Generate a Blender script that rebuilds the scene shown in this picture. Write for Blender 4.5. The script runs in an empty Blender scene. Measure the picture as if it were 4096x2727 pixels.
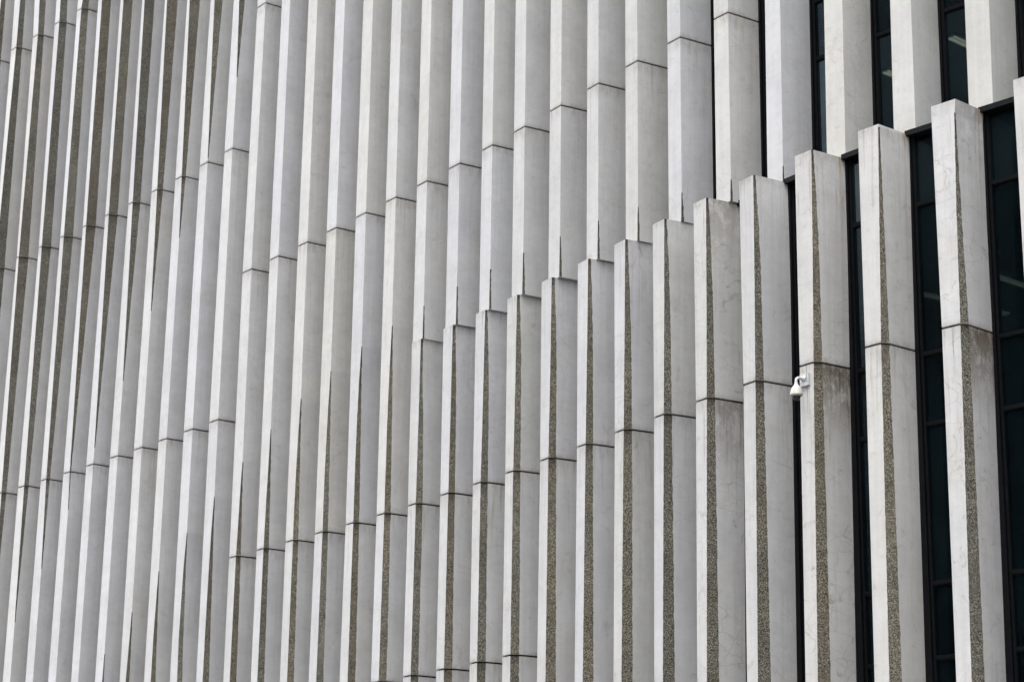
import bpy, bmesh, math, random
from mathutils import Vector, Matrix
C = bpy.context.scene
COL = C.collection
EYE = 1.6                      # camera height above the ground; the tables below are heights above the eye

# ------------------------------------------------------------------ camera
F_PX, PITCH, ROLL = 8530.146716, 0.2840508094, 0.0136352126
cp, sp, cr, sr = math.cos(PITCH), math.sin(PITCH), math.cos(ROLL), math.sin(ROLL)
fwd = Vector((0, cp, sp)); up0 = Vector((0, -sp, cp)); r0 = Vector((1, 0, 0))
rt = r0*cr + up0*sr; upv = -r0*sr + up0*cr
cam_d = bpy.data.cameras.new('camera'); cam = bpy.data.objects.new('camera', cam_d); COL.objects.link(cam)
cam_d.sensor_width = 36; cam_d.lens = F_PX*36/4096; cam_d.clip_start = .1; cam_d.clip_end = 6000
cam.matrix_world = Matrix(((rt.x, upv.x, -fwd.x, 0), (rt.y, upv.y, -fwd.y, 0), (rt.z, upv.z, -fwd.z, EYE), (0, 0, 0, 1)))
cam_d.dof.use_dof = True; cam_d.dof.focus_distance = 42; cam_d.dof.aperture_fstop = 2.2
C.camera = cam
C.render.resolution_x = 1024; C.render.resolution_y = 681

# ------------------------------------------------------------------ sky, sun, exposure
SUN_EL, SUN_AZ = math.radians(72), math.radians(-125)      # azimuth: mathematical angle of the direction towards the sun
w = bpy.data.worlds.new('World'); C.world = w; w.use_nodes = True
nt = w.node_tree; bg = nt.nodes['Background']
sky = nt.nodes.new('ShaderNodeTexSky'); sky.sky_type = 'NISHITA'; sky.sun_disc = False
sky.sun_elevation = SUN_EL; sky.sun_rotation = math.atan2(math.cos(SUN_AZ), math.sin(SUN_AZ))
sky.dust_density = 4.0; sky.air_density = 1.0; sky.ozone_density = 1.0
hsv = nt.nodes.new('ShaderNodeHueSaturation'); hsv.inputs['Saturation'].default_value = .35      # a grey, overcast sky
nt.links.new(sky.outputs['Color'], hsv.inputs['Color']); nt.links.new(hsv.outputs['Color'], bg.inputs['Color']); bg.inputs['Strength'].default_value = 0.15
sd = bpy.data.lights.new('sun', 'SUN'); so = bpy.data.objects.new('sun', sd); COL.objects.link(so)
sd.energy = 0.5; sd.angle = math.radians(120); sd.color = (1.0, .97, .93)
sv = Vector((math.cos(SUN_EL)*math.cos(SUN_AZ), math.cos(SUN_EL)*math.sin(SUN_AZ), math.sin(SUN_EL)))
so.rotation_euler = sv.to_track_quat('Z', 'Y').to_euler()
vs = C.view_settings; vs.view_transform = 'Standard'; vs.look = 'None'; vs.gamma = 1; vs.exposure = 2.11

# ------------------------------------------------------------------ materials
class NT:
    def __init__(s, name):
        s.m = bpy.data.materials.new(name); s.m.use_nodes = True; s.t = s.m.node_tree
        s.b = s.t.nodes['Principled BSDF']; s.out = s.t.nodes['Material Output']
    def n(s, typ, **kw):
        x = s.t.nodes.new(typ)
        for k, v in kw.items(): setattr(x, k, v)
        return x
    def l(s, a, b): s.t.links.new(a, b)
    def put(s, sock, v):
        if hasattr(v, 'is_linked') or hasattr(v, 'links'): s.l(v, sock)
        else: sock.default_value = v
    def math(s, op, a, b=0.0, c=0.0, clamp=False):
        x = s.n('ShaderNodeMath', operation=op); x.use_clamp = clamp
        s.put(x.inputs[0], a); s.put(x.inputs[1], b)
        if op in ('MULTIPLY_ADD',): s.put(x.inputs[2], c)
        return x.outputs[0]
    def ramp(s, v, a, b, to0=0.0, to1=1.0):
        x = s.n('ShaderNodeMapRange'); x.interpolation_type = 'SMOOTHSTEP'
        s.put(x.inputs['Value'], v); x.inputs['From Min'].default_value = a; x.inputs['From Max'].default_value = b
        x.inputs['To Min'].default_value = to0; x.inputs['To Max'].default_value = to1
        return x.outputs[0]
    def mix(s, f, a, b, mode='MIX'):
        x = s.n('ShaderNodeMix', data_type='RGBA', blend_type=mode)
        s.put(x.inputs[0], f); s.put(x.inputs[6], a); s.put(x.inputs[7], b)
        return x.outputs[2]
    def uv(s, name):
        x = s.n('ShaderNodeUVMap', uv_map=name); y = s.n('ShaderNodeSeparateXYZ'); s.l(x.outputs[0], y.inputs[0])
        return x.outputs[0], y.outputs[0], y.outputs[1]
    def vec(s, x, y, z=0.0):
        c = s.n('ShaderNodeCombineXYZ'); s.put(c.inputs[0], x); s.put(c.inputs[1], y); s.put(c.inputs[2], z); return c.outputs[0]
    def noise(s, v, scale, detail=4, rough=.55, dist=0.0):
        x = s.n('ShaderNodeTexNoise'); s.l(v, x.inputs['Vector']); x.inputs['Scale'].default_value = scale
        x.inputs['Detail'].default_value = detail; x.inputs['Roughness'].default_value = rough; x.inputs['Distortion'].default_value = dist
        return x.outputs['Fac'], x.outputs['Color']
    def vor(s, v, scale, feature='F1', rnd=1.0):
        x = s.n('ShaderNodeTexVoronoi', feature=feature); s.l(v, x.inputs['Vector']); x.inputs['Scale'].default_value = scale
        x.inputs['Randomness'].default_value = rnd
        return x
    def attr(s, name):
        x = s.n('ShaderNodeAttribute', attribute_type='OBJECT', attribute_name=name); return x.outputs['Fac']

def plain(name, col, rough=.5, metal=0.0, spec=.5, var=0.0, scale=6.0):
    k = NT(name); k.b.inputs['Base Color'].default_value = (*col, 1)
    k.b.inputs['Roughness'].default_value = rough; k.b.inputs['Metallic'].default_value = metal
    k.b.inputs['Specular IOR Level'].default_value = spec
    if var:
        tc = k.n('ShaderNodeTexCoord'); f, _ = k.noise(tc.outputs['Object'], scale)
        v = k.ramp(f, .3, .7, 1-var, 1+var); k.l(k.mix(1.0, (*col, 1), k.vec(v, v, v), 'MULTIPLY'), k.b.inputs['Base Color'])
    return k.m

def concrete_mat():
    k = NT('precast_concrete')
    oi = k.n('ShaderNodeObjectInfo'); rnd = oi.outputs['Random']
    _, u, z = k.uv('across'); _, dtop, dback = k.uv('edge'); _, dbot, face = k.uv('foot')
    off = k.math('MULTIPLY', rnd, 83.0)
    P = k.vec(k.math('ADD', u, off), z, off)
    big, _ = k.noise(P, .9, 5, .6); med, _ = k.noise(P, 4.5, 6, .65, .3); fine, _ = k.noise(P, 55, 4, .7)
    S1 = k.vec(k.math('MULTIPLY', k.math('ADD', u, off), 11.0), k.math('MULTIPLY', z, .35), off); st, _ = k.noise(S1, 1.0, 5, .6)
    S2 = k.vec(k.math('MULTIPLY', k.math('ADD', u, off), 3.0), k.math('MULTIPLY', z, 14.0), off); hz, _ = k.noise(S2, 1.0, 3, .5)
    v = k.ramp(big, .3, .7, .94, 1.05)
    v = k.math('MULTIPLY', v, k.ramp(med, .3, .72, .965, 1.03))
    v = k.math('MULTIPLY', v, k.ramp(st, .28, .72, .955, 1.035))
    v = k.math('MULTIPLY', v, k.ramp(hz, .25, .75, .985, 1.015))
    v = k.math('MULTIPLY', v, k.ramp(fine, .3, .7, .96, 1.04))
    col = k.mix(1.0, oi.outputs['Color'], k.vec(v, v, v), 'MULTIPLY')
    # warm / green ageing tint in broad patches
    t1, _ = k.noise(k.vec(k.math('ADD', u, off), k.math('MULTIPLY', z, .6), k.math('ADD', off, 9.0)), 1.7, 4, .6)
    col = k.mix(k.math('MULTIPLY', k.ramp(t1, .52, .75), .4), col, k.mix(1.0, col, (.93, .91, .80, 1), 'MULTIPLY'))
    # small pits and dark specks
    vo = k.vor(P, 9.0); sel, _ = k.noise(P, 2.1, 2)
    pit = k.math('MULTIPLY', k.ramp(vo.outputs['Distance'], .035, .09, 1, 0), k.ramp(sel, .55, .62))
    col = k.mix(k.math('MULTIPLY', pit, .4), col, (.16, .14, .12, 1))
    # smudges, mostly on the panels flagged as dirty
    dirt = k.attr('dirt')
    sm, _ = k.noise(k.vec(k.math('ADD', u, off), k.math('MULTIPLY', z, .8), 3.3), 3.2, 7, .7, 1.2)
    smm = k.math('MULTIPLY', k.ramp(sm, .55, .75), k.math('ADD', k.math('MULTIPLY', dirt, .7), .25))
    col = k.mix(smm, col, k.mix(1.0, col, (.50, .46, .40, 1), 'MULTIPLY'))
    # soot along the joints, above and below
    jn, _ = k.noise(k.vec(k.math('MULTIPLY', k.math('ADD', u, off), 9.0), k.math('MULTIPLY', z, 2.5), off), 1.0, 5, .7)
    wob = k.ramp(jn, .35, .75, .1, 1.0)
    et = k.math('MULTIPLY', k.ramp(dtop, 0.0, .40, 1, 0), wob)
    eb = k.math('MULTIPLY', k.ramp(dbot, 0.0, .14, 1, 0), wob)
    em = k.math('MULTIPLY', k.math('MAXIMUM', et, eb), .6)
    col = k.mix(em, col, k.mix(1.0, col, (.45, .41, .35, 1), 'MULTIPLY'))
    lip = k.math('MAXIMUM', k.ramp(dtop, .004, .03, 1, 0), k.ramp(dbot, .004, .03, 1, 0))
    col = k.mix(k.math('MULTIPLY', lip, .35), col, (.14, .12, .1, 1))
    # brown run-off stains hanging from the top joint of the dirtiest panels (side faces)
    isside = k.math('MULTIPLY', k.ramp(face, .5, .9), k.ramp(face, 1.1, 1.5, 1, 0))
    bn, _ = k.noise(k.vec(k.math('MULTIPLY', k.math('ADD', u, off), 4.0), k.math('MULTIPLY', z, 2.6), 1.0), 1.0, 8, .70, .25)
    bm_ = k.math('MULTIPLY', k.ramp(k.math('ADD', dtop, k.math('MULTIPLY', bn, 1.4)), .7, 2.6, 1, 0), k.ramp(bn, .37, .58, .2, 1))
    bm_ = k.math('MULTIPLY', k.math('MULTIPLY', bm_, isside), k.ramp(dirt, .3, 1.0))
    col = k.mix(k.math('MULTIPLY', bm_, .95), col, (.085, .066, .045, 1))
    # grime drips below every joint
    dn_, _ = k.noise(k.vec(k.math('MULTIPLY', k.math('ADD', u, off), 13.0), k.math('MULTIPLY', z, .55), k.math('ADD', off, 2.0)), 1.0, 6, .65, .2)
    dr = k.math('MULTIPLY', k.math('MULTIPLY', k.ramp(dtop, .0, 2.4, 1, .12), k.ramp(dn_, .50, .72)), k.math('ADD', k.math('MULTIPLY', dirt, .8), .22))
    col = k.mix(dr, col, k.mix(1.0, col, (.42, .37, .30, 1), 'MULTIPLY'))
    # rust line running down near the window
    rust = k.attr('rust')
    rn, _ = k.noise(k.vec(u, z, 4.0), 1.6, 3)
    rd = k.math('ABSOLUTE', k.math('SUBTRACT', k.math('ADD', dback, k.math('MULTIPLY', k.math('SUBTRACT', rn, .5), .05)), .13))
    rl = k.math('MULTIPLY', k.ramp(rd, .004, .05, 1, 0), k.ramp(dtop, 0.0, 3.6, 1, .15))
    rl = k.math('MULTIPLY', rl, k.ramp(dtop, .0, .5, 1, .35))
    col = k.mix(k.math('MULTIPLY', k.math('MULTIPLY', rl, rust), isside), col, (.20, .12, .05, 1))
    # shrinkage cracks running mostly across
    cr_ = k.attr('crack')
    cn_f, cn = k.noise(P, 5.0, 4, .6)
    cv = k.vec(k.math('ADD', k.math('MULTIPLY', k.math('ADD', u, off), 1.0), k.math('MULTIPLY', cn_f, .22)), k.math('ADD', k.math('MULTIPLY', z, 1.7), k.math('MULTIPLY', med, .30)), 0.0)
    ce = k.vor(cv, 2.1, 'DISTANCE_TO_EDGE')
    cs, _ = k.noise(P, .55, 2)
    cm = k.math('MULTIPLY', k.ramp(ce.outputs['Distance'], .004, .020, 1, 0), k.math('MULTIPLY', k.ramp(cs, .50, .62), cr_))
    col = k.mix(k.math('MULTIPLY', cm, .6), col, (.20, .18, .155, 1))
    halo = k.math('MULTIPLY', k.ramp(ce.outputs['Distance'], .0, .07, 1, 0), k.math('MULTIPLY', k.ramp(cs, .50, .62), cr_))
    col = k.mix(k.math('MULTIPLY', halo, .2), col, (.38, .345, .295, 1))
    k.l(col, k.b.inputs['Base Color']); k.b.inputs['Roughness'].default_value = .8; k.b.inputs['Specular IOR Level'].default_value = .25
    bp = k.n('ShaderNodeBump'); bp.inputs['Strength'].default_value = .25; bp.inputs['Distance'].default_value = .006
    k.l(k.math('ADD', k.math('MULTIPLY', med, .8), k.math('MULTIPLY', fine, .25)), bp.inputs['Height']); k.l(bp.outputs[0], k.b.inputs['Normal'])
    return k.m

def aggregate_mat():
    k = NT('exposed_aggregate')
    oi = k.n('ShaderNodeObjectInfo'); off = k.math('MULTIPLY', oi.outputs['Random'], 51.0)
    _, u, z = k.uv('across'); _, dtop, dback = k.uv('edge')
    P = k.vec(k.math('ADD', u, off), z, off)
    wn, wc = k.noise(P, 30, 2)
    vo = k.vor(P, 95.0); sx = k.n('ShaderNodeSeparateXYZ'); k.l(vo.outputs['Color'], sx.inputs[0])
    cr = k.n('ShaderNodeValToRGB'); k.l(sx.outputs[0], cr.inputs[0])
    e = cr.color_ramp.elements; e[0].position = 0; e[0].color = (.018, .020, .016, 1); e[1].position = 1; e[1].color = (.60, .56, .47, 1)
    for p, c in ((.22, (.055, .058, .046, 1)), (.42, (.125, .118, .092, 1)), (.6, (.24, .225, .18, 1)), (.8, (.35, .32, .25, 1))):
        q = e.new(p); q.color = c
    big, _ = k.noise(P, .8, 4, .6); v = k.ramp(big, .3, .7, .70, .98)
    col = k.mix(1.0, cr.outputs[0], k.vec(v, v, v), 'MULTIPLY')
    t, _ = k.noise(P, 1.9, 3); col = k.mix(k.math('MULTIPLY', k.ramp(t, .4, .65), .5), col, k.mix(1.0, col, (1.05, .98, .90, 1), 'MULTIPLY'))
    g, _ = k.noise(k.vec(u, z, k.math('ADD', off, 20.0)), 1.1, 3); col = k.mix(k.math('MULTIPLY', k.ramp(g, .5, .7), .4), col, k.mix(1.0, col, (.93, 1.0, .90, 1), 'MULTIPLY'))
    crev = k.ramp(vo.outputs['Distance'], .45, .75, 1.0, .35)
    col = k.mix(1.0, col, k.vec(crev, crev, crev), 'MULTIPLY')
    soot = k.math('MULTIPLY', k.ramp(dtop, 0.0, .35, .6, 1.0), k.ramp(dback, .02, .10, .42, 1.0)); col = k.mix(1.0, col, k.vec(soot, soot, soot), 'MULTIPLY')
    col = k.mix(1.0, col, oi.outputs['Color'], 'MULTIPLY')
    k.l(col, k.b.inputs['Base Color']); k.b.inputs['Roughness'].default_value = .85; k.b.inputs['Specular IOR Level'].default_value = .2
    bp = k.n('ShaderNodeBump'); bp.inputs['Strength'].default_value = .7; bp.inputs['Distance'].default_value = .012; bp.invert = True
    k.l(vo.outputs['Distance'], bp.inputs['Height']); k.l(bp.outputs[0], k.b.inputs['Normal'])
    return k.m

def bounce_dark_flank():  # dark finish made up for the unseen flanks, deepening shade between fins
    k = NT('bounce_dark_flank'); _, u, z = k.uv('across'); P = k.vec(u, z, 0.0); vo = k.vor(P, 70.0)
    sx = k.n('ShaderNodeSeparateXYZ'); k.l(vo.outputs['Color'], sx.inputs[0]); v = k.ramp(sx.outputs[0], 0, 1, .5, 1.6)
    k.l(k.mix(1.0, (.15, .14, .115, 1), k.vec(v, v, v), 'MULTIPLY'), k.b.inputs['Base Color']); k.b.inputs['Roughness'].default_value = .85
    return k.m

def glass_mat():
    k = NT('dark_tinted_glass')
    tr = k.n('ShaderNodeBsdfTransparent'); tr.inputs[0].default_value = (.24, .285, .30, 1)
    gl = k.n('ShaderNodeBsdfGlossy'); gl.inputs['Roughness'].default_value = .015; gl.inputs[0].default_value = (.30, .38, .44, 1)
    tc = k.n('ShaderNodeTexCoord'); wv, _ = k.noise(tc.outputs['Object'], .8, 1)
    bp = k.n('ShaderNodeBump'); bp.inputs['Strength'].default_value = .03; bp.inputs['Distance'].default_value = .02
    k.l(wv, bp.inputs['Height']); k.l(bp.outputs[0], gl.inputs['Normal'])
    fr = k.n('ShaderNodeFresnel'); fr.inputs[0].default_value = 1.42
    mx = k.n('ShaderNodeMixShader'); k.l(k.math('MULTIPLY', fr.outputs[0], .6), mx.inputs[0]); k.l(tr.outputs[0], mx.inputs[1]); k.l(gl.outputs[0], mx.inputs[2])
    df = k.n('ShaderNodeBsdfDiffuse'); dn, _ = k.noise(tc.outputs['Object'], .7, 4)      # faint teal diffuse film lifting the tone of the panes
    m2 = k.n('ShaderNodeMixShader'); k.l(k.ramp(dn, .3, .7, .08, .20), m2.inputs[0]); df.inputs[0].default_value = (.016, .034, .042, 1)
    k.l(mx.outputs[0], m2.inputs[1]); k.l(df.outputs[0], m2.inputs[2])
    k.l(m2.outputs[0], k.out.inputs['Surface'])
    return k.m

def emis(name, col, st):
    k = NT(name); k.b.inputs['Base Color'].default_value = (*col, 1)
    k.b.inputs['Emission Color'].default_value = (*col, 1); k.b.inputs['Emission Strength'].default_value = st
    return k.m

M_CONC = concrete_mat(); M_AGG = aggregate_mat(); M_GLASS = glass_mat(); M_FLANK_DARK = bounce_dark_flank()
M_FRAME = plain('black_anodised_frame', (.0025, .003, .004), .55, 0, .1, .25, 9)
M_JOINT = plain('dark_joint_sealant', (.012, .011, .01), .9, 0, .1)
M_CEIL = plain('office_ceiling', (.36, .46, .50), .9, 0, .2, .1, 1)
M_ROOM = plain('dim_office_wall', (.20, .25, .27), .9, 0, .2, .3, .5)
M_SLAB = plain('spandrel_backing', (.07, .10, .12), .8, 0, .2)
M_GROUND = None
M_WHITE = plain('white_painted_metal', (.36, .36, .365), .35, 0, .5, .04, 20)
M_CREAM = plain('aged_white_plastic', (.38, .37, .32), .35, 0, .5, .05, 12)
M_TRIM = plain('grey_trim_ring', (.22, .215, .20), .4)
M_SMOKE = plain('smoked_dome', (.006, .007, .009), .10, 0, .35)
M_LAMP = emis('fluorescent_tube', (.95, .80, .60), .62)
M_SLOT = plain('dark_slot', (.01, .01, .01), .8)

# ------------------------------------------------------------------ helpers
def link(name, bm, mat, parent=None):
    me = bpy.data.meshes.new(name); bm.normal_update(); bm.to_mesh(me); bm.free()
    if mat: me.materials.append(mat)
    o = bpy.data.objects.new(name, me); COL.objects.link(o)
    if parent: o.parent = parent
    return o
def tag(o, label=None, cat=None, group=None, kind=None):
    if label: o['label'] = label
    if cat: o['category'] = cat
    if group: o['group'] = group
    if kind: o['kind'] = kind
    return o
def empty(name, loc, rz=0.0):
    o = bpy.data.objects.new(name, None); COL.objects.link(o); o.location = loc; o.rotation_euler.z = rz; return o
def rot2(v, deg):
    a = math.radians(deg); c, s = math.cos(a), math.sin(a); return Vector((c*v.x - s*v.y, s*v.x + c*v.y))
def obox(bm, o, ax, ay, x0, x1, y0, y1, z0, z1):
    "box in the plan frame o + x*ax + y*ay"
    v = [bm.verts.new((*(o + ax*x + ay*y), z)) for z in (z0, z1) for x, y in ((x0, y0), (x1, y0), (x1, y1), (x0, y1))]
    for f in ((3, 2, 1, 0), (4, 5, 6, 7), (0, 1, 5, 4), (1, 2, 6, 5), (2, 3, 7, 6), (3, 0, 4, 7)):
        bm.faces.new([v[i] for i in f])

# ------------------------------------------------------------------ measured plan and profiles
PROF={"1_x":[[7.5,1,0.48,0],[7.501,1,0.47,0.024],[15,1,0.38,0.17],[23.39,1,0.17,0.32],[31.78,0.99,0.36,0.21],[33.83,0.95,0.42,0.19]],
"2_x":[[9.0,2,0.48,0],[9.001,2,0.47,0.024],[15,2,0.39,0.16],[23.389,2.069,0.143,0.327],[31.777,1.98,0.348,0.209],[33.292,1.914,0.356,0.224]],
"3_x":[[10.441,2.984,0.48,0],[10.442,2.984,0.47,0.024],[15.0,2.984,0.401,0.145],[23.389,3.053,0.204,0.312],[31.777,2.975,0.307,0.256],[32.739,2.965,0.289,0.238]],
"4_x":[[12.034,3.976,0.48,0],[12.035,3.976,0.47,0.024],[15.0,3.976,0.353,0.118],[23.389,4.016,0.234,0.309],[31.777,3.994,0.282,0.237],[32.203,3.998,0.341,0.218]],
"5_x":[[13.74,4.965,0.48,0],[13.741,4.965,0.47,0.024],[15.0,4.965,0.411,0.035],[23.389,5.026,0.21,0.315],[31.7,4.967,0.259,0.307]],
"6_x":[[15.0,5.954,0.448,0.0],[15.517,5.958,0.448,0],[15.518,5.958,0.438,0.024],[23.389,6.014,0.229,0.29],[31.145,6.024,0.2,0.307]],
"7_x":[[8.039,6.971,0.449,0.047],[8.841,6.971,0.472,0.024],[8.842,6.971,0.482,0],[15.0,6.972,0.482,0.0],[17.406,6.987,0.482,0],[17.407,6.987,0.472,0.024],[23.389,7.026,0.278,0.245],[30.611,7.03,0.165,0.329]],
"8_x":[[7.901,8.002,0.363,0.107],[8.949,7.998,0.434,0.066],[9.949,7.995,0.484,0.024],[9.95,7.995,0.494,0],[15.0,7.977,0.494,0.0],[19.334,7.999,0.494,0],[19.335,7.999,0.484,0.024],[23.389,8.02,0.365,0.181],[30.049,8.073,0.14,0.344]],
"9_x":[[7.765,8.995,0.404,0.138],[8.973,8.994,0.401,0.105],[9.973,8.994,0.434,0.066],[10.973,8.994,0.475,0.024],[10.974,8.994,0.485,0],[15.0,8.992,0.485,0.0],[21.349,9.017,0.485,0],[21.35,9.017,0.475,0.024],[23.389,9.025,0.398,0.123],[29.505,9.068,0.158,0.328]],
"10_x":[[7.624,10.016,0.421,0.144],[8.792,10.013,0.38,0.13],[9.892,10.011,0.401,0.105],[10.892,10.008,0.434,0.066],[11.892,10.006,0.511,0.024],[11.893,10.006,0.521,0],[15.0,9.999,0.521,0.0],[23.389,10.024,0.476,0.0],[23.521,10.025,0.476,0],[23.522,10.025,0.466,0.024],[28.944,10.083,0.236,0.258]],
"11_x":[[7.483,11.022,0.364,0.177],[9.616,11.013,0.38,0.13],[10.716,11.008,0.401,0.105],[11.716,11.003,0.434,0.066],[12.716,10.999,0.497,0.024],[12.717,10.999,0.507,0],[15.0,10.989,0.507,0.0],[23.389,11.007,0.474,0.0],[25.673,11.028,0.474,0],[25.674,11.028,0.464,0.024],[28.402,11.053,0.33,0.18]],
"12_x":[[7.342,12.025,0.353,0.183],[10.806,12.016,0.371,0.133],[11.474,12.013,0.401,0.105],[12.474,12.008,0.434,0.066],[13.474,12.003,0.49,0.024],[13.475,12.003,0.5,0],[19.194,11.975,0.5,0.0],[27.583,12.022,0.476,0.0]],
"13_x":[[7.202,13.013,0.342,0.184],[10.806,13.001,0.369,0.144],[12.129,12.997,0.401,0.105],[13.129,12.995,0.434,0.066],[14.129,12.992,0.467,0.024],[14.13,12.992,0.477,0],[19.194,12.978,0.477,0.0]],
"14_x":[[7.058,14.018,0.372,0.176],[10.806,14.007,0.391,0.141],[11.591,14.006,0.38,0.13],[12.691,14.005,0.401,0.105],[13.691,14.004,0.434,0.066],[14.691,14.003,0.487,0.024],[14.692,14.003,0.497,0],[19.194,13.998,0.497,0.0]],
"15_x":[[6.918,14.989,0.377,0.185],[10.806,15.001,0.388,0.143],[12.03,15.0,0.38,0.13],[13.13,15.0,0.401,0.105],[14.13,14.999,0.434,0.066],[15.13,14.999,0.49,0.024],[15.131,14.999,0.5,0],[19.194,14.996,0.5,0.0]],
"16_x":[[6.773,16.001,0.389,0.193],[10.806,16.016,0.377,0.152],[12.374,16.012,0.38,0.13],[13.474,16.009,0.401,0.105],[14.474,16.006,0.434,0.066],[15.474,16.003,0.502,0.024],[15.475,16.003,0.512,0],[19.194,15.993,0.512,0.0]],
"17_x":[[6.8,17.0,0.37,0.19],[10.806,17.014,0.368,0.161],[12.589,17.01,0.38,0.13],[13.689,17.007,0.401,0.105],[14.689,17.005,0.434,0.066],[15.689,17.003,0.482,0.024],[15.69,17.003,0.492,0],[19.194,16.994,0.492,0.0]],
"18_low":[[6.611,17.998,0.353,0.181],[10.806,18.007,0.367,0.17],[12.903,18.0,0.403,0.119],[13.951,17.996,0.415,0.071],[15.0,17.992,0.427,0.06]],
"18_up":[[15.0,17.997,0.45499999999999996,0.05],[15.853,17.997,0.465,0.024],[15.854,17.997,0.475,0],[19.194,17.997,0.475,0.0]],
"19_low":[[6.611,19.007,0.352,0.192],[10.806,19.011,0.367,0.158],[12.903,19.001,0.407,0.132],[13.951,18.996,0.42,0.107],[15.0,18.991,0.434,0.071]],
"19_up":[[15.0,19.002,0.479,0.055],[15.957,19.002,0.491,0.024],[15.958,19.002,0.501,0],[19.194,19.002,0.501,0.0]],
"20_low":[[6.611,20.006,0.331,0.195],[10.806,20.002,0.352,0.169],[12.903,20.0,0.396,0.136],[13.951,19.999,0.411,0.105],[15.0,19.998,0.426,0.058]],
"20_up":[[15.0,20.019,0.443,0.058],[16.003,20.019,0.457,0.024],[16.004,20.019,0.467,0],[19.194,20.019,0.467,0.0]],
"21_low":[[6.611,20.962,0.345,0.197],[10.806,20.969,0.352,0.165],[12.903,20.965,0.4,0.136],[13.951,20.963,0.416,0.109],[15.0,20.961,0.432,0.068]],
"21_up":[[15.0,20.968,0.455,0.068],[16.016,20.968,0.472,0.024],[16.017,20.968,0.482,0],[19.194,20.968,0.482,0.0]],
"22_low":[[5.887,21.957,0.355,0.226],[10.806,21.986,0.357,0.172],[12.903,21.982,0.413,0.14],[13.951,21.98,0.431,0.11],[15.0,21.978,0.449,0.066]],
"22_up":[[15.0,21.997,0.452,0.062],[15.968,21.997,0.467,0.024],[15.969,21.997,0.477,0],[19.194,21.997,0.477,0.0]],
"23_low":[[5.726,22.988,0.329,0.223],[10.806,23.023,0.358,0.16],[12.903,23.022,0.408,0.13],[13.951,23.022,0.425,0.102],[15.0,23.021,0.442,0.06]],
"23_up":[[15.0,23.016,0.43,0.057],[15.89,23.016,0.443,0.024],[15.891,23.016,0.453,0],[19.194,23.016,0.453,0.0]],
"24_low":[[5.566,24.001,0.307,0.229],[10.806,24.036,0.355,0.176],[12.903,24.031,0.407,0.139],[13.951,24.028,0.424,0.104],[15.0,24.026,0.442,0.052]],
"24_up":[[15.0,23.999,0.431,0.056],[15.765,23.999,0.444,0.024],[15.766,23.999,0.454,0],[19.194,23.999,0.454,0.0]],
"25_low":[[5.407,24.994,0.31,0.239],[10.806,25.022,0.363,0.165],[12.903,25.02,0.409,0.13],[13.951,25.019,0.425,0.098],[15.0,25.018,0.44,0.051]],
"25_up":[[15.0,24.999,0.42,0.062],[15.633,24.999,0.435,0.024],[15.634,24.999,0.445,0],[19.194,24.999,0.445,0.0]],
"26_low":[[5.252,25.953,0.317,0.239],[10.806,25.991,0.373,0.164],[12.903,25.989,0.413,0.13],[13.951,25.988,0.427,0.099],[15.0,25.988,0.44,0.053]],
"26_up":[[15.0,26.009,0.427,0.054],[15.465,26.009,0.439,0.024],[15.466,26.009,0.449,0],[19.194,26.009,0.449,0.0]],
"27_low":[[5.092,26.945,0.322,0.248],[10.806,26.976,0.371,0.167],[12.903,26.971,0.414,0.131],[13.951,26.969,0.429,0.098],[15.0,26.966,0.443,0.048]],
"27_up":[[15.0,26.986,0.417,0.041],[15.325,26.986,0.424,0.024],[15.326,26.986,0.434,0],[15.416,26.986,0.432,0.0],[19.078,27.009,0.427,0.0]],
"28_low":[[4.931,27.961,0.32,0.242],[10.806,27.996,0.378,0.171],[12.903,28.0,0.428,0.131],[13.951,28.002,0.444,0.094],[15.0,28.004,0.461,0.038]],
"28_up":[[15.0,27.998,0.448,0.044],[15.144,27.998,0.456,0.024],[15.145,27.998,0.466,0],[15.283,27.998,0.464,0.0],[18.516,28.026,0.465,0.0]],
"29_low":[[4.775,28.98,0.33,0.24],[10.806,29.009,0.373,0.163],[12.9,29.01,0.43,0.1],[14.941,29.012,0.49,0.024],[14.942,29.012,0.5,0],[15.0,29.012,0.493,0.0]],
"29_up":[[15.333,29.008,0.498,0.0],[17.969,29.028,0.48,0.0]],
"30_low":[[4.631,29.986,0.305,0.249],[10.806,30.004,0.389,0.17],[12.9,29.998,0.43,0.1],[14.742,29.993,0.49,0.024],[14.743,29.993,0.5,0],[15.0,29.992,0.529,0.0]],
"30_up":[[15.347,30.001,0.516,0.0],[17.413,30.014,0.526,0.0]],
"0_x":[[6.0,0,0.48,0],[6.001,0,0.47,0.024],[15,0,0.36,0.2],[23.39,0,0.17,0.32],[31.78,0,0.38,0.2],[33.8,0,0.42,0.17]],
"-1_x":[[6.0,-1,0.48,0],[6.001,-1,0.47,0.024],[15,-1,0.36,0.2],[23.39,-1,0.17,0.32],[31.78,-1,0.38,0.2],[33.8,-1,0.42,0.17]],
"31_low":[[4.5,31,0.3,0.25],[10.81,31,0.38,0.17],[12.9,31,0.44,0.1],[14.55,31,0.49,0.024],[14.551,31,0.5,0],[15,31,0.52,0]],
"32_low":[[4.5,32,0.3,0.25],[10.81,32,0.38,0.17],[12.9,32,0.44,0.1],[14.4,32,0.49,0.024],[14.401,32,0.5,0],[15,32,0.52,0]],
"31_up":[[15,31,0.52,0]],
"32_up":[[15,32,0.52,0]]}
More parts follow.
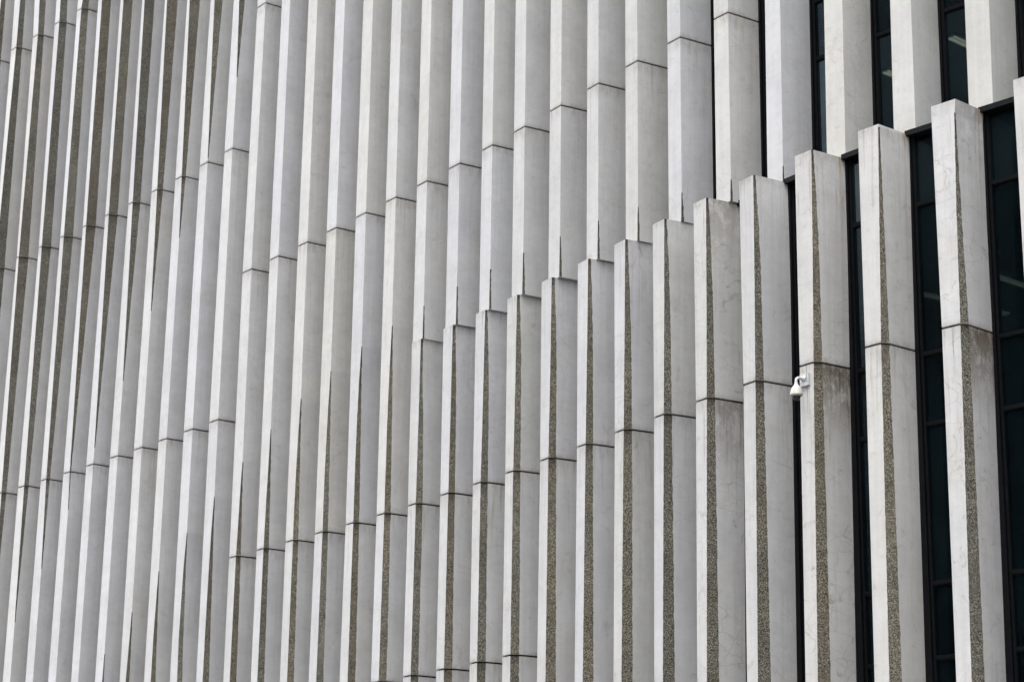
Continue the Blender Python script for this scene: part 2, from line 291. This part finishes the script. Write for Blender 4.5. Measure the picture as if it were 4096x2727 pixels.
CURVE={"low":[[-22.629,76.558],[-21.578,75.386],[-20.527,74.214],[-19.476,73.041],[-18.426,71.869],[-17.375,70.697],[-16.355,69.557],[-15.361,68.431],[-14.388,67.303],[-13.431,66.167],[-12.485,65.017],[-11.548,63.851],[-10.617,62.67],[-9.689,61.474],[-8.765,60.267],[-7.845,59.05],[-6.93,57.826],[-6.022,56.596],[-5.123,55.362],[-4.237,54.125],[-3.366,52.882],[-2.515,51.634],[-1.684,50.376],[-0.876,49.108],[-0.089,47.826],[0.677,46.527],[1.429,45.21],[2.173,43.875],[2.923,42.524],[3.694,41.161],[4.51,39.798],[5.398,38.446],[6.394,37.128],[7.542,35.869],[8.734,34.629],[9.927,33.389],[11.119,32.15],[12.311,30.91]],"up":[[-22.714,76.504],[-21.644,75.344],[-20.574,74.185],[-19.504,73.025],[-18.434,71.865],[-17.364,70.706],[-16.347,69.56],[-15.361,68.426],[-14.394,67.297],[-13.438,66.164],[-12.49,65.019],[-11.549,63.856],[-10.614,62.676],[-9.685,61.479],[-8.761,60.268],[-7.842,59.047],[-6.93,57.82],[-6.024,56.59],[-5.126,55.358],[-4.237,54.124],[-3.361,52.886],[-2.497,51.639],[-1.649,50.38],[-0.815,49.107],[0.006,47.818],[0.818,46.516],[1.628,45.206],[2.446,43.898],[3.286,42.605],[4.163,41.338],[5.094,40.107],[6.098,38.908],[7.185,37.723],[8.362,36.496],[9.56,35.249],[10.759,34.002],[11.957,32.755],[13.156,31.508]]}

STEP = 4.194339
LV = lambda k: 15 + STEP*k
BASE, TOP = -EYE, LV(5) + .35
DEPTH, STRIP_A, SIDE_A = .83, 66.0, 88.0
def curve(sec, t):
    c = CURVE['up' if sec == 'up' else 'low']; x = min(max(t + 3, 1.0), len(c) - 2.001); i = int(x); f = x - i
    p = [Vector(c[j]) for j in (i-1, i, i+1, i+2)]
    return .5*((2*p[1]) + (p[2]-p[0])*f + (2*p[0]-5*p[1]+4*p[2]-p[3])*f*f + (3*p[1]-p[0]-3*p[2]+p[3])*f*f*f)
def tang(sec, t): return (curve(sec, t+.4) - curve(sec, t-.4)).normalized()
def lerp_prof(pr, z, j):
    if z <= pr[0][0]: return pr[0][j]
    for a, b in zip(pr, pr[1:]):
        if z <= b[0]: return a[j] + (b[j]-a[j])*(z-a[0])/max(b[0]-a[0], 1e-6)
    return pr[-1][j]
def section(fin, sec, z, jit=(0, 0)):
    "plan points of the fin at height z: front-left, front-right, strip-right, back-right, back-left"
    pr = PROF['%d_%s' % (fin, sec)]
    t, wd, s = lerp_prof(pr, z, 1), lerp_prof(pr, z, 2), lerp_prof(pr, z, 3)
    P = curve(sec, t); T = tang(sec, t); N = rot2(T, 90)
    if s < .014: s = 0
    j1, j2 = (jit if s else (0, 0))
    D = rot2(T, STRIP_A); A = P + T*wd - D*0 + (T*j1 if s else Vector((0, 0)))
    SD = rot2(T, SIDE_A)
    R2 = P + T*wd + D*s
    dn = DEPTH - (R2 - P).dot(N)
    BR = R2 + SD*(dn/SD.dot(N))
    if s: R2 = R2 + SD*j2
    return P, A, R2, BR, P + N*DEPTH, s, T, N

rng = random.Random(7)
TINTS = {  # panel tints as seen in the photograph: cool grey-white, neutral and cream castings
    'c': (.603, .603, .610), 'n': (.606, .602, .595), 'w': (.608, .602, .580), 'y': (.606, .597, .562), 'g': (.600, .599, .580)}
def levels(fin, sec):
    if sec == 'x': ks = [-2, 0, 2, 4] if fin <= 11 else [-3, -2, -1, 1, 3]
    elif sec == 'low': ks = ([-3, -2, -1] if fin <= 21 else [-3, -1])
    else: ks = [1, 3]
    if sec == 'low': return [BASE] + [LV(k) for k in ks] + [LV(0)]
    if sec == 'up': return [LV(0)] + [LV(k) for k in ks if fin < 27 or k != 1] + [TOP]
    return [BASE] + [LV(k) for k in ks] + [TOP]
TINTSEQ = {('x', 12, 4): 'n', ('x', 13, 3): 'n', ('x', 14, 3): 'w', ('x', 15, 3): 'n', ('x', 13, 4): 'c', ('x', 14, 4): 'w', ('x', 15, 4): 'c', ('x', 16, 4): 'w', ('x', 17, 4): 'n',
  ('x', 12, 3): 'n', ('x', 15, 3): 'y', ('x', 16, 3): 'c', ('x', 17, 3): 'w', ('up', 18, 1): 'w', ('up', 19, 0): 'c', ('up', 28, 0): 'y', ('up', 29, 0): 'w', ('up', 30, 0): 'y', ('up', 27, 0): 'c',
  ('up', 24, 0): 'w', ('up', 25, 0): 'c', ('low', 22, 1): 'n', ('low', 22, 0): 'w', ('low', 23, 0): 'g'}
GAP = .018

def build_fin(building, fin, sec):
    lv = levels(fin, sec)
    # dark core seen only in the open joints
    bm = bmesh.new(); rings = []
    zc = [lv[0] + .02, lv[-1] - .03] + [x + d for x in lv[1:-1] for d in (-.03, .03)]
    zc += [k[0] for k in PROF['%d_%s' % (fin, sec)] if lv[0] + .1 < k[0] < lv[-1] - .1]
    for z in sorted(zc):
        P, A, R2, BR, BL, s, T, N = section(fin, sec, z)
        pts = [P + T*.035 + N*.035, A - T*.04 + N*.04, R2 - T*.045 + N*.02, BR - T*.035 - N*.01, BL + T*.03 - N*.01]
        rings.append([bm.verts.new((*q, z + EYE)) for q in pts])
    for a, b in zip(rings, rings[1:]):
        for i in range(5): bm.faces.new([a[i], a[(i+1) % 5], b[(i+1) % 5], b[i]])
    bm.faces.new(list(reversed(rings[0]))); bm.faces.new(rings[-1])
    fo = link('fin', bm, M_JOINT, building)
    # height samples
    jr = random.Random(fin*31 + len(sec))
    strips = []; sb_b = jr.uniform(.85, 1.15); sb_w = jr.uniform(-.04, .05)
    for pi in range(len(lv) - 1):
        z0, z1 = lv[pi] + (GAP if pi else 0), lv[pi+1] - (GAP if pi < len(lv)-2 else 0)
        if sec == 'low' and pi == len(lv)-2: z1 = lv[pi+1]
        zs = [z0]; st = .075
        kz = sorted(k[0] for k in PROF['%d_%s' % (fin, sec)] if z0 < k[0] < z1)
        z = z0 + st
        while z < z1 - .02:
            if section(fin, sec, z)[5] or section(fin, sec, z+st)[5] or section(fin, sec, z-st)[5] or abs((z-z0) % 1.0) < st: zs.append(z)
            z += st
        zs += kz + [z1]; zs = sorted(set(round(a, 4) for a in zs))
        bm = bmesh.new(); sb = bmesh.new()
        UA, UE, UF = (bm.loops.layers.uv.new(n) for n in ('across', 'edge', 'foot'))
        SA, SE = (sb.loops.layers.uv.new(n) for n in ('across', 'edge'))
        prev = None; any_strip = False; boff = .3 if (sec == 'up' and pi == 0) else 0; toff = (.09 if fin < 27 else .03) if (sec == 'low' and pi == len(lv)-2) else 0
        for z in zs:
            jit = (jr.gauss(0, .0022), jr.gauss(0, .0045)) if fin > 11 else (jr.gauss(0, .0015), jr.gauss(0, .003))
            P, A, R2, BR, BL, s, T, N = section(fin, sec, z, jit)
            a = (A-P).length; sd = (BR-R2).length
            ring = dict(z=z, s=s, v=[bm.verts.new((*q, z + EYE)) for q in (P, A, R2, BR, BL)], a=a, sd=sd)
            if True:
                I = (N*.009 - T*.006) * (1.0 if s else .15)
                ring['sv'] = [sb.verts.new((*q, z + EYE)) for q in (A, A + I, R2 + I, R2)]
            if prev:
                def quad(B, a0, a1, b1, b0, uvs, layers):
                    f = B.faces.new([a0, a1, b1, b0])
                    for lp, us in zip(f.loops, uvs):
                        for L_, q in zip(layers, us): lp[L_].uv = q
                p, q = prev, ring
                def U(r, u, back, fid): return ((u, r['z']), (z1 - r['z'] + toff, back), (r['z'] - z0 + boff, fid))
                quad(bm, p['v'][0], p['v'][1], q['v'][1], q['v'][0], (U(p, 0, 9, 0), U(p, p['a'], 9, 0), U(q, q['a'], 9, 0), U(q, 0, 9, 0)), (UA, UE, UF))
                quad(bm, p['v'][2], p['v'][3], q['v'][3], q['v'][2], (U(p, 1.5-p['sd'], p['sd'], 1), U(p, 1.5, 0, 1), U(q, 1.5, 0, 1), U(q, 1.5-q['sd'], q['sd'], 1)), (UA, UE, UF))
                quad(bm, p['v'][3], p['v'][4], q['v'][4], q['v'][3], (U(p, 2, 9, 0),)*4, (UA, UE, UF))
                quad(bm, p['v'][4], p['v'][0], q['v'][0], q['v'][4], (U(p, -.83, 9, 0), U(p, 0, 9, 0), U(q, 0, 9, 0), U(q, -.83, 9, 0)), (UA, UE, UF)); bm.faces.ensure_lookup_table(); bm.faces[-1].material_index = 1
                if p['s'] or q['s']:
                    any_strip = True
                    e = ((0, 0), (.006, 0), (.006+1, 0), (.012+1, 0))
                    ul = (0, .006, .006, .012)
                    for i in range(3):
                        us = []
                        for r, j in ((p, i), (p, i+1), (q, i+1), (q, i)):
                            us.append(((ul[j] + (r['s'] if j > 1 else 0), r['z']), (z1 - r['z'], r['s'])))
                        quad(sb, p['sv'][i], p['sv'][i+1], q['sv'][i+1], q['sv'][i], us, (SA, SE))
            prev = ring
            if z == zs[0]: first = ring
        for r, rev in ((first, True), (prev, False)):
            vs_ = r['v'] if r['s'] else [r['v'][0], r['v'][1], r['v'][3], r['v'][4]]
            try:
                f = bm.faces.new(list(reversed(vs_)) if rev else vs_)
                for lp in f.loops: lp[UA].uv = (lp.vert.co.x, lp.vert.co.y); lp[UE].uv = (1, 9); lp[UF].uv = (1, 0)
            except ValueError: pass
        p = link('panel', bm, M_CONC, fo); p.data.materials.append(M_FLANK_DARK)      # unseen flank given dark aggregate, added to cut bounce light into the valleys
        kind = TINTSEQ.get((sec, fin, pi)) or jr.choice('cccnnngw' if fin < 27 else 'nnww')
        b = TINTS[kind]; k = .62*jr.uniform(.97, 1.03)
        p.color = (b[0]*k, b[1]*k, b[2]*k, 1)
        vis = sec == 'low' or (sec == 'up' and pi == 0)
        p['dirt'] = {28: 1.0, 30: 1.0, 29: .4, 26: .7, 24: .5, 23: .2, 27: .25, 22: .3, 20: .4}.get(fin, .18) if sec == 'low' else (.12 if fin > 11 else .05)
        if sec == 'low' and fin == 30 and pi == len(lv)-2: p['dirt'] = .6
        if sec == 'low' and fin in (28,) and pi == len(lv)-2: p['dirt'] = .45
        p['rust'] = .9 if (sec == 'low' and fin >= 28 and pi == len(lv)-2) else 0.0
        if sec == 'low': p['crack'] = {24: 1.0, 26: 1.0, 28: .9, 30: .9, 20: .5, 22: .3, 29: .25, 25: .5, 27: .5}.get(fin, .2)
        elif sec == 'up': p['crack'] = .45 if 22 <= fin <= 28 else .15
        else: p['crack'] = .12
        if any_strip:
            bmesh.ops.remove_doubles(sb, verts=sb.verts, dist=1e-5)
            bmesh.ops.dissolve_degenerate(sb, edges=sb.edges, dist=1e-5)
            bmesh.ops.delete(sb, geom=[v for v in sb.verts if not v.link_faces], context='VERTS')
            seen = set(); isl = []
            for f0 in sb.faces:
                if f0 in seen: continue
                stack = [f0]; seen.add(f0); grp = []
                while stack:
                    f = stack.pop(); grp.append(f)
                    for vv_ in f.verts:
                        for g_ in vv_.link_faces:
                            if g_ not in seen: seen.add(g_); stack.append(g_)
                isl.append(grp)
            for n_, grp in enumerate(isl): 
                for f in grp: f.material_index = n_
            big_ = [n_ for n_, grp in enumerate(isl) if max(v.co.z for f in grp for v in f.verts) - min(v.co.z for f in grp for v in f.verts) > .05]
            for n_ in big_:
                cpy = sb.copy(); bmesh.ops.delete(cpy, geom=[f for f in cpy.faces if f.material_index != n_], context='FACES')
                for f in cpy.faces: f.material_index = 0
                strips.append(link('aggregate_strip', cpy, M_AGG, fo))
            sb.free()
        else: sb.free()
    for st in strips:
        b = .77*sb_b*jr.uniform(.93, 1.07)*(.72 if (sec == 'x' and fin <= 11 and st.location is not None and max(v.co.z for v in st.data.vertices) > 15) else .92)
        st.color = (b*(1+sb_w), b, b*(1-sb_w), 1)
    return fo

# ------------------------------------------------------------------ the building
bld = empty('office_building', (curve('low', 16).x, curve('low', 16).y, 0))
tag(bld, 'pale concrete office building clad in rows of tall vertical precast fins with brown aggregate strips', 'building')
inv = Matrix.Translation(-Vector(bld.location))
for i in range(-1, 18): build_fin(bld, i, 'x')
for i in range(18, 33): build_fin(bld, i, 'low')
for i in range(18, 33): build_fin(bld, i, 'up')

def bay(sec, i):
    zr = 13.0 if sec != 'up' else 17.0
    a = section(i, sec if i >= 18 else 'x', zr); b = section(i+1, sec if i+1 >= 18 else 'x', zr)
    A, B = a[3], b[4]; ax = (B - A).normalized(); ay = rot2(ax, -90)        # ay points outwards
    return A, B, ax, ay, (B - A).length
def window(sec, i, z0, z1, bars, head=False):
    A, B, ax, ay, W_ = bay(sec, i)
    x0, x1 = -.10, W_ + .03
    bm = bmesh.new()
    J = .21
    obox(bm, A, ax, ay, x0, x0+.15, -.16, -.004, z0+EYE, z1+EYE)
    obox(bm, A, ax, ay, x0+.152, x0+J, -.16, -.05, z0+EYE, z1+EYE)
    obox(bm, A, ax, ay, x1-.09, x1, -.16, -.004, z0+EYE, z1+EYE)
    obox(bm, A, ax, ay, x1-.15, x1-.092, -.16, -.05, z0+EYE, z1+EYE)
    zz = [z0] + [b for b in bars if z0 + .1 < b < z1 - .1] + [z1]
    for b in zz[1:-1]:
        obox(bm, A, ax, ay, x0+J+.002, x1-.152, -.15, -.055, b-.038+EYE, b+.038+EYE)
        obox(bm, A, ax, ay, x0+J+.002, x1-.152, -.13, -.075, b-.06+EYE, b-.040+EYE)
    wo = link('window', bm, M_FRAME, bld)
    for a, b in zip(zz, zz[1:]):
        pm = bmesh.new(); obox(pm, A, ax, ay, x0+J-.01, x1-.14, -.112, -.104, a+.03+EYE, b-.03+EYE)
        link('pane', pm, M_GLASS, wo)
    return wo
WIN0 = 21
lowbars = []; 
for k in (0, -1, -2, -3): lowbars += [LV(k) - .07, LV(k) - 1.385]
upbars = []
for k in (0, 1, 2, 3, 4, 5): upbars += [LV(k) - .07, LV(k) - 1.36]
for i in range(WIN0, 32):
    window('low', i, BASE + .05, LV(0) - .06, [b for b in lowbars if b < 14.9])
    window('up', i, LV(0) + .07, TOP - .1, upbars)
# black flashing ledge capping the lower windows and carrying the set-back upper shell
for i in range(WIN0, 32):
    A, B, ax, ay, W_ = bay('low', i); A2, B2, ax2, ay2, W2 = bay('up', i)
    bm = bmesh.new()
    zb, zt = LV(0) - .055 + EYE, LV(0) + .05 + EYE
    q = [A + ay*.10 + ax*.004, B + ay*.10 - ax*.004, B - ay*.75 - ax*.004, A - ay*.75 + ax*.004]
    lo = [bm.verts.new((*p, zb)) for p in q]; hi = [bm.verts.new((*p, zt)) for p in q]
    bm.faces.new(list(reversed(lo))); bm.faces.new(hi)
    for j in range(4): bm.faces.new([lo[j], lo[(j+1) % 4], hi[(j+1) % 4], hi[j]])
    bmesh.ops.recalc_face_normals(bm, faces=bm.faces)
    link('window_ledge', bm, M_FRAME, bld)

def ribbon(name, mat, sec, t0, t1, din0, din1, z0, z1, step=1.0):
    "solid band following the plan curve between two inward offsets"
    bm = bmesh.new(); prev = None; t = t0
    while t <= t1 + 1e-6:
        P = curve(sec, t); N = rot2(tang(sec, t), 90)
        r = [bm.verts.new((*(P + N*d), z + EYE)) for d, z in ((din0, z0), (din1, z0), (din1, z1), (din0, z1))]
        if prev:
            for j in range(4): bm.faces.new([prev[j], r[j], r[(j+1) % 4], prev[(j+1) % 4]])
        else: bm.faces.new(r)
        prev = r; t += step
    bm.faces.new(list(reversed(prev)))
    bmesh.ops.recalc_face_normals(bm, faces=bm.faces)
    return link(name, bm, mat, bld)
E_ = 33.0
for k in range(-3, 6):
    sec = 'low' if k <= 0 else 'up'
    ribbon('floor_slab', M_CEIL, sec, WIN0 + .2, E_, 1.12, 9.0, LV(k) - 1.33, LV(k) - .10)
    ribbon('spandrel', M_SLAB, sec, WIN0 + .2, E_, 1.03, 1.10, LV(k) - 1.36, LV(k) - .07)
ribbon('core_wall', M_ROOM, 'low', WIN0, E_, 9.05, 9.4, BASE, TOP - .1)
ribbon('back_wall', M_FRAME, 'low', -2.5, WIN0 + .45, .86, 1.3, BASE, TOP - .1)
ribbon('end_wall', M_ROOM, 'low', 33.0, 33.1, 1.3, 9.0, BASE, TOP - .1, .1)
ribbon('inner_wall', M_ROOM, 'low', WIN0 + .3, WIN0 + .45, 1.32, 9.0, BASE, TOP - .1, .15)
ribbon('roof', M_CONC, 'low', -2.5, E_, .2, 10.5, TOP + .01, TOP + .5)

# ------------------------------------------------------------------ ceiling lights inside
def ceiling_light(a, b, z, ext0, ext1, label):
    a, b = Vector(a), Vector(b); d = (b - a).normalized(); a = a - d*ext0; b = b + d*ext1; n = rot2(d, 90); L = (b-a).length
    e = empty('ceiling_light', (a.x, a.y, z + EYE)); e['label'] = label; e['category'] = 'ceiling light'; e['group'] = 'strip lights on the office ceilings'
    o0 = Vector((0, 0))
    bm = bmesh.new(); obox(bm, o0, d, n, 0, L, -.11, .11, .035, .10); link('housing', bm, M_WHITE, e)
    for s in (-.055, .055):
        bm = bmesh.new(); obox(bm, o0, d, n, .04, L-.04, s-.026, s+.026, .0, .034); link('tube', bm, M_LAMP, e)
    return e
ceiling_light((8.60, 38.82), (8.97, 39.15), 17.70, 0, 2.2, 'strip light on the ceiling behind the upper window between the last two full height fins')
ceiling_light((7.59, 40.54), (7.77, 40.69), 17.70, 0, 1.2, 'short visible strip light on the ceiling behind the upper window one bay further left')
ceiling_light((8.51, 42.23), (8.94, 42.51), 13.45, .2, 2.0, 'strip light on the ceiling behind the lower window left of the rightmost stepped fin')
ceiling_light((9.78, 41.00), (10.48, 41.59), 13.45, 0, 1.5, 'long strip light on the ceiling behind the rightmost lower window')
ceiling_light((9.33, 39.40), (9.50, 39.51), 13.45, 0, 0, 'tiny strip light stub high in the rightmost lower window')


# ------------------------------------------------------------------ dome security camera on fin 28
P28 = curve('low', 28.0); T28 = tang('low', 28.0); O28 = rot2(T28, -90)
cz = 10.52 + EYE
cc = P28 + T28*.150 + O28*.002
sc = empty('security_camera', (cc.x, cc.y, cz), math.atan2(T28.y, T28.x))     # local x along the wall, local -y outwards
tag(sc, 'white dome security camera hanging from a curved arm on a concrete fin', 'security camera')
def lathe(prof, seg=40):
    bm = bmesh.new(); rings = []
    for r, z in prof: rings.append([bm.verts.new((r*math.cos(2*math.pi*i/seg), r*math.sin(2*math.pi*i/seg), z)) for i in range(seg)])
    for a, b in zip(rings, rings[1:]):
        for i in range(seg): bm.faces.new([a[i], a[(i+1) % seg], b[(i+1) % seg], b[i]])
    return bm, rings
def smooth(o):
    for p in o.data.polygons: p.use_smooth = True
    return o
bm = bmesh.new(); X, Y = Vector((1, 0)), Vector((0, 1))
obox(bm, Vector((0, 0)), X, Y, -.115, .115, -.052, -.002, -.138, .108)
bmesh.ops.bevel(bm, geom=list(bm.edges), offset=.006, segments=2, affect='EDGES')
plate = link('mounting_box', bm, M_WHITE, sc)
bm = bmesh.new(); obox(bm, Vector((0, 0)), X, Y, .078, .086, -.0545, -.0525, -.085, .075); obox(bm, Vector((0, 0)), X, Y, .078, .104, -.0545, -.0525, .085, .093); link('cover_slot', bm, M_SLOT, plate)
for x, z in ((-.095, .03), (-.095, -.075), (-.03, -.045), (-.028, .05)):
    bm = bmesh.new(); bmesh.ops.create_cone(bm, cap_ends=True, segments=12, radius1=.007, radius2=.007, depth=.006, matrix=Matrix.Translation((x, -.055, z)) @ Matrix.Rotation(math.pi/2, 4, 'X')); link('screw', bm, M_SLOT, plate)
bm = bmesh.new(); bmesh.ops.create_cone(bm, cap_ends=True, segments=36, radius1=.058, radius2=.046, depth=.03, matrix=Matrix.Translation((.0, -.067, .0)) @ Matrix.Rotation(math.pi/2, 4, 'X'))
smooth(link('arm_flange', bm, M_WHITE, plate))
# curved arm
bm = bmesh.new(); path = [(0, -.07, .0), (0, -.17, .0)]
for k in range(1, 13):
    a = math.pi/2*k/12; path.append((0, -.17 - .075*math.sin(a), -.075 + .075*math.cos(a)))
path.append((0, -.245, -.10)); rings = []
for i, p in enumerate(path):
    q0 = Vector(path[max(i-1, 0)]); q1 = Vector(path[min(i+1, len(path)-1)]); d = (q1-q0).normalized(); n1 = Vector((1, 0, 0)); n2 = d.cross(n1).normalized()
    r = .027
    rings.append([bm.verts.new(Vector(p) + (n1*math.cos(2*math.pi*j/24) + n2*math.sin(2*math.pi*j/24))*r) for j in range(24)])
for a, b in zip(rings, rings[1:]):
    for j in range(24): bm.faces.new([a[j], a[(j+1) % 24], b[(j+1) % 24], b[j]])
bmesh.ops.recalc_face_normals(bm, faces=bm.faces)
smooth(link('arm', bm, M_WHITE, sc))
hy, hz = -.245, -.095
bm, rg = lathe([(.0, 0), (.030, 0), (.031, -.012), (.034, -.03), (.043, -.055), (.058, -.075), (.068, -.087)]); bm.transform(Matrix.Translation((0, hy, hz)))
smooth(link('neck', bm, M_WHITE, sc))
bm, rg = lathe([(.069, -.0875), (.083, -.106), (.096, -.130), (.105, -.155), (.111, -.182), (.116, -.212), (.119, -.238), (.119, -.246), (.110, -.247)]); bm.transform(Matrix.Translation((0, hy, hz)))
hs = smooth(link('housing', bm, M_CREAM, sc))
bm, rg = lathe([(.1185, -.2475), (.117, -.257), (.100, -.271), (.084, -.275), (.079, -.268)]); bm.transform(Matrix.Translation((0, hy, hz)))
smooth(link('trim_ring', bm, M_TRIM, sc))
bm, rg = lathe([(.0785*math.cos(a), -.270 - .088*math.sin(a)) for a in [math.pi/2*j/14 for j in range(15)]]); bm.transform(Matrix.Translation((0, hy, hz)))
smooth(link('dome', bm, M_SMOKE, sc))

# ------------------------------------------------------------------ ground
kg = NT('paving'); tc = kg.n('ShaderNodeTexCoord'); f1, _ = kg.noise(tc.outputs['Object'], .4, 6); br = kg.n('ShaderNodeTexBrick'); kg.l(tc.outputs['Object'], br.inputs['Vector'])
br.inputs['Scale'].default_value = 1.6; br.inputs['Color1'].default_value = (.20, .195, .185, 1); br.inputs['Color2'].default_value = (.24, .235, .22, 1); br.inputs['Mortar'].default_value = (.09, .09, .085, 1); br.inputs['Mortar Size'].default_value = .012
vv = kg.ramp(f1, .3, .7, .85, 1.1); kg.l(kg.mix(1.0, br.outputs[0], kg.vec(vv, vv, vv), 'MULTIPLY'), kg.b.inputs['Base Color']); kg.b.inputs['Roughness'].default_value = .85
bm = bmesh.new(); bmesh.ops.create_grid(bm, x_segments=8, y_segments=8, size=2500)
g = link('ground', bm, kg.m); tag(g, kind='structure')
# ------------------------------------------------------------------ tower added out of frame to darken glass reflections and cut left light
M_TOWER = plain('blocker_dark', (.035, .04, .045), .5, 0, .4, .2, .2)
M_TWIN = plain('tower_glass', (.02, .03, .04), .15, 0, .6)
tw = empty('light_block_tower', (-44, 6, 0)); tag(tw, 'unseen dark tower added to darken the window reflections and block light from the left', 'building')
bm = bmesh.new(); obox(bm, Vector((-8, -30)), Vector((1, 0)), Vector((0, 1)), -6, 6, -10, 60, 0, 62); link('wall', bm, M_TOWER, tw)
for k in range(19):
    bm = bmesh.new(); obox(bm, Vector((-8, -30)), Vector((1, 0)), Vector((0, 1)), 6.01, 6.06, -9, 59, 3 + k*3.9, 5.2 + k*3.9); link('window_band', bm, M_TWIN, tw)
# unseen block added behind the viewer to cut low sky light on side faces
M_BLOCK = plain('blocker_grey', (.16, .15, .14), .85, 0, .2, .15, .5)
bk = empty('sky_blocker', (36, -34, 0), math.radians(35)); tag(bk, 'unseen grey block added behind the viewer to cut the low sky light', 'building')
bm = bmesh.new(); obox(bm, Vector((0, 0)), Vector((1, 0)), Vector((0, 1)), -38, 38, -8, 8, 0, 31); link('wall', bm, M_BLOCK, bk)
for k in range(8):
    bm = bmesh.new(); obox(bm, Vector((0, 0)), Vector((1, 0)), Vector((0, 1)), -36, 36, 8.01, 8.06, 2 + k*3.6, 3.7 + k*3.6); link('window_band', bm, M_TWIN, bk)

# children were modelled in world coordinates: keep them there under the building's base point
for o in bld.children: o.matrix_parent_inverse = inv
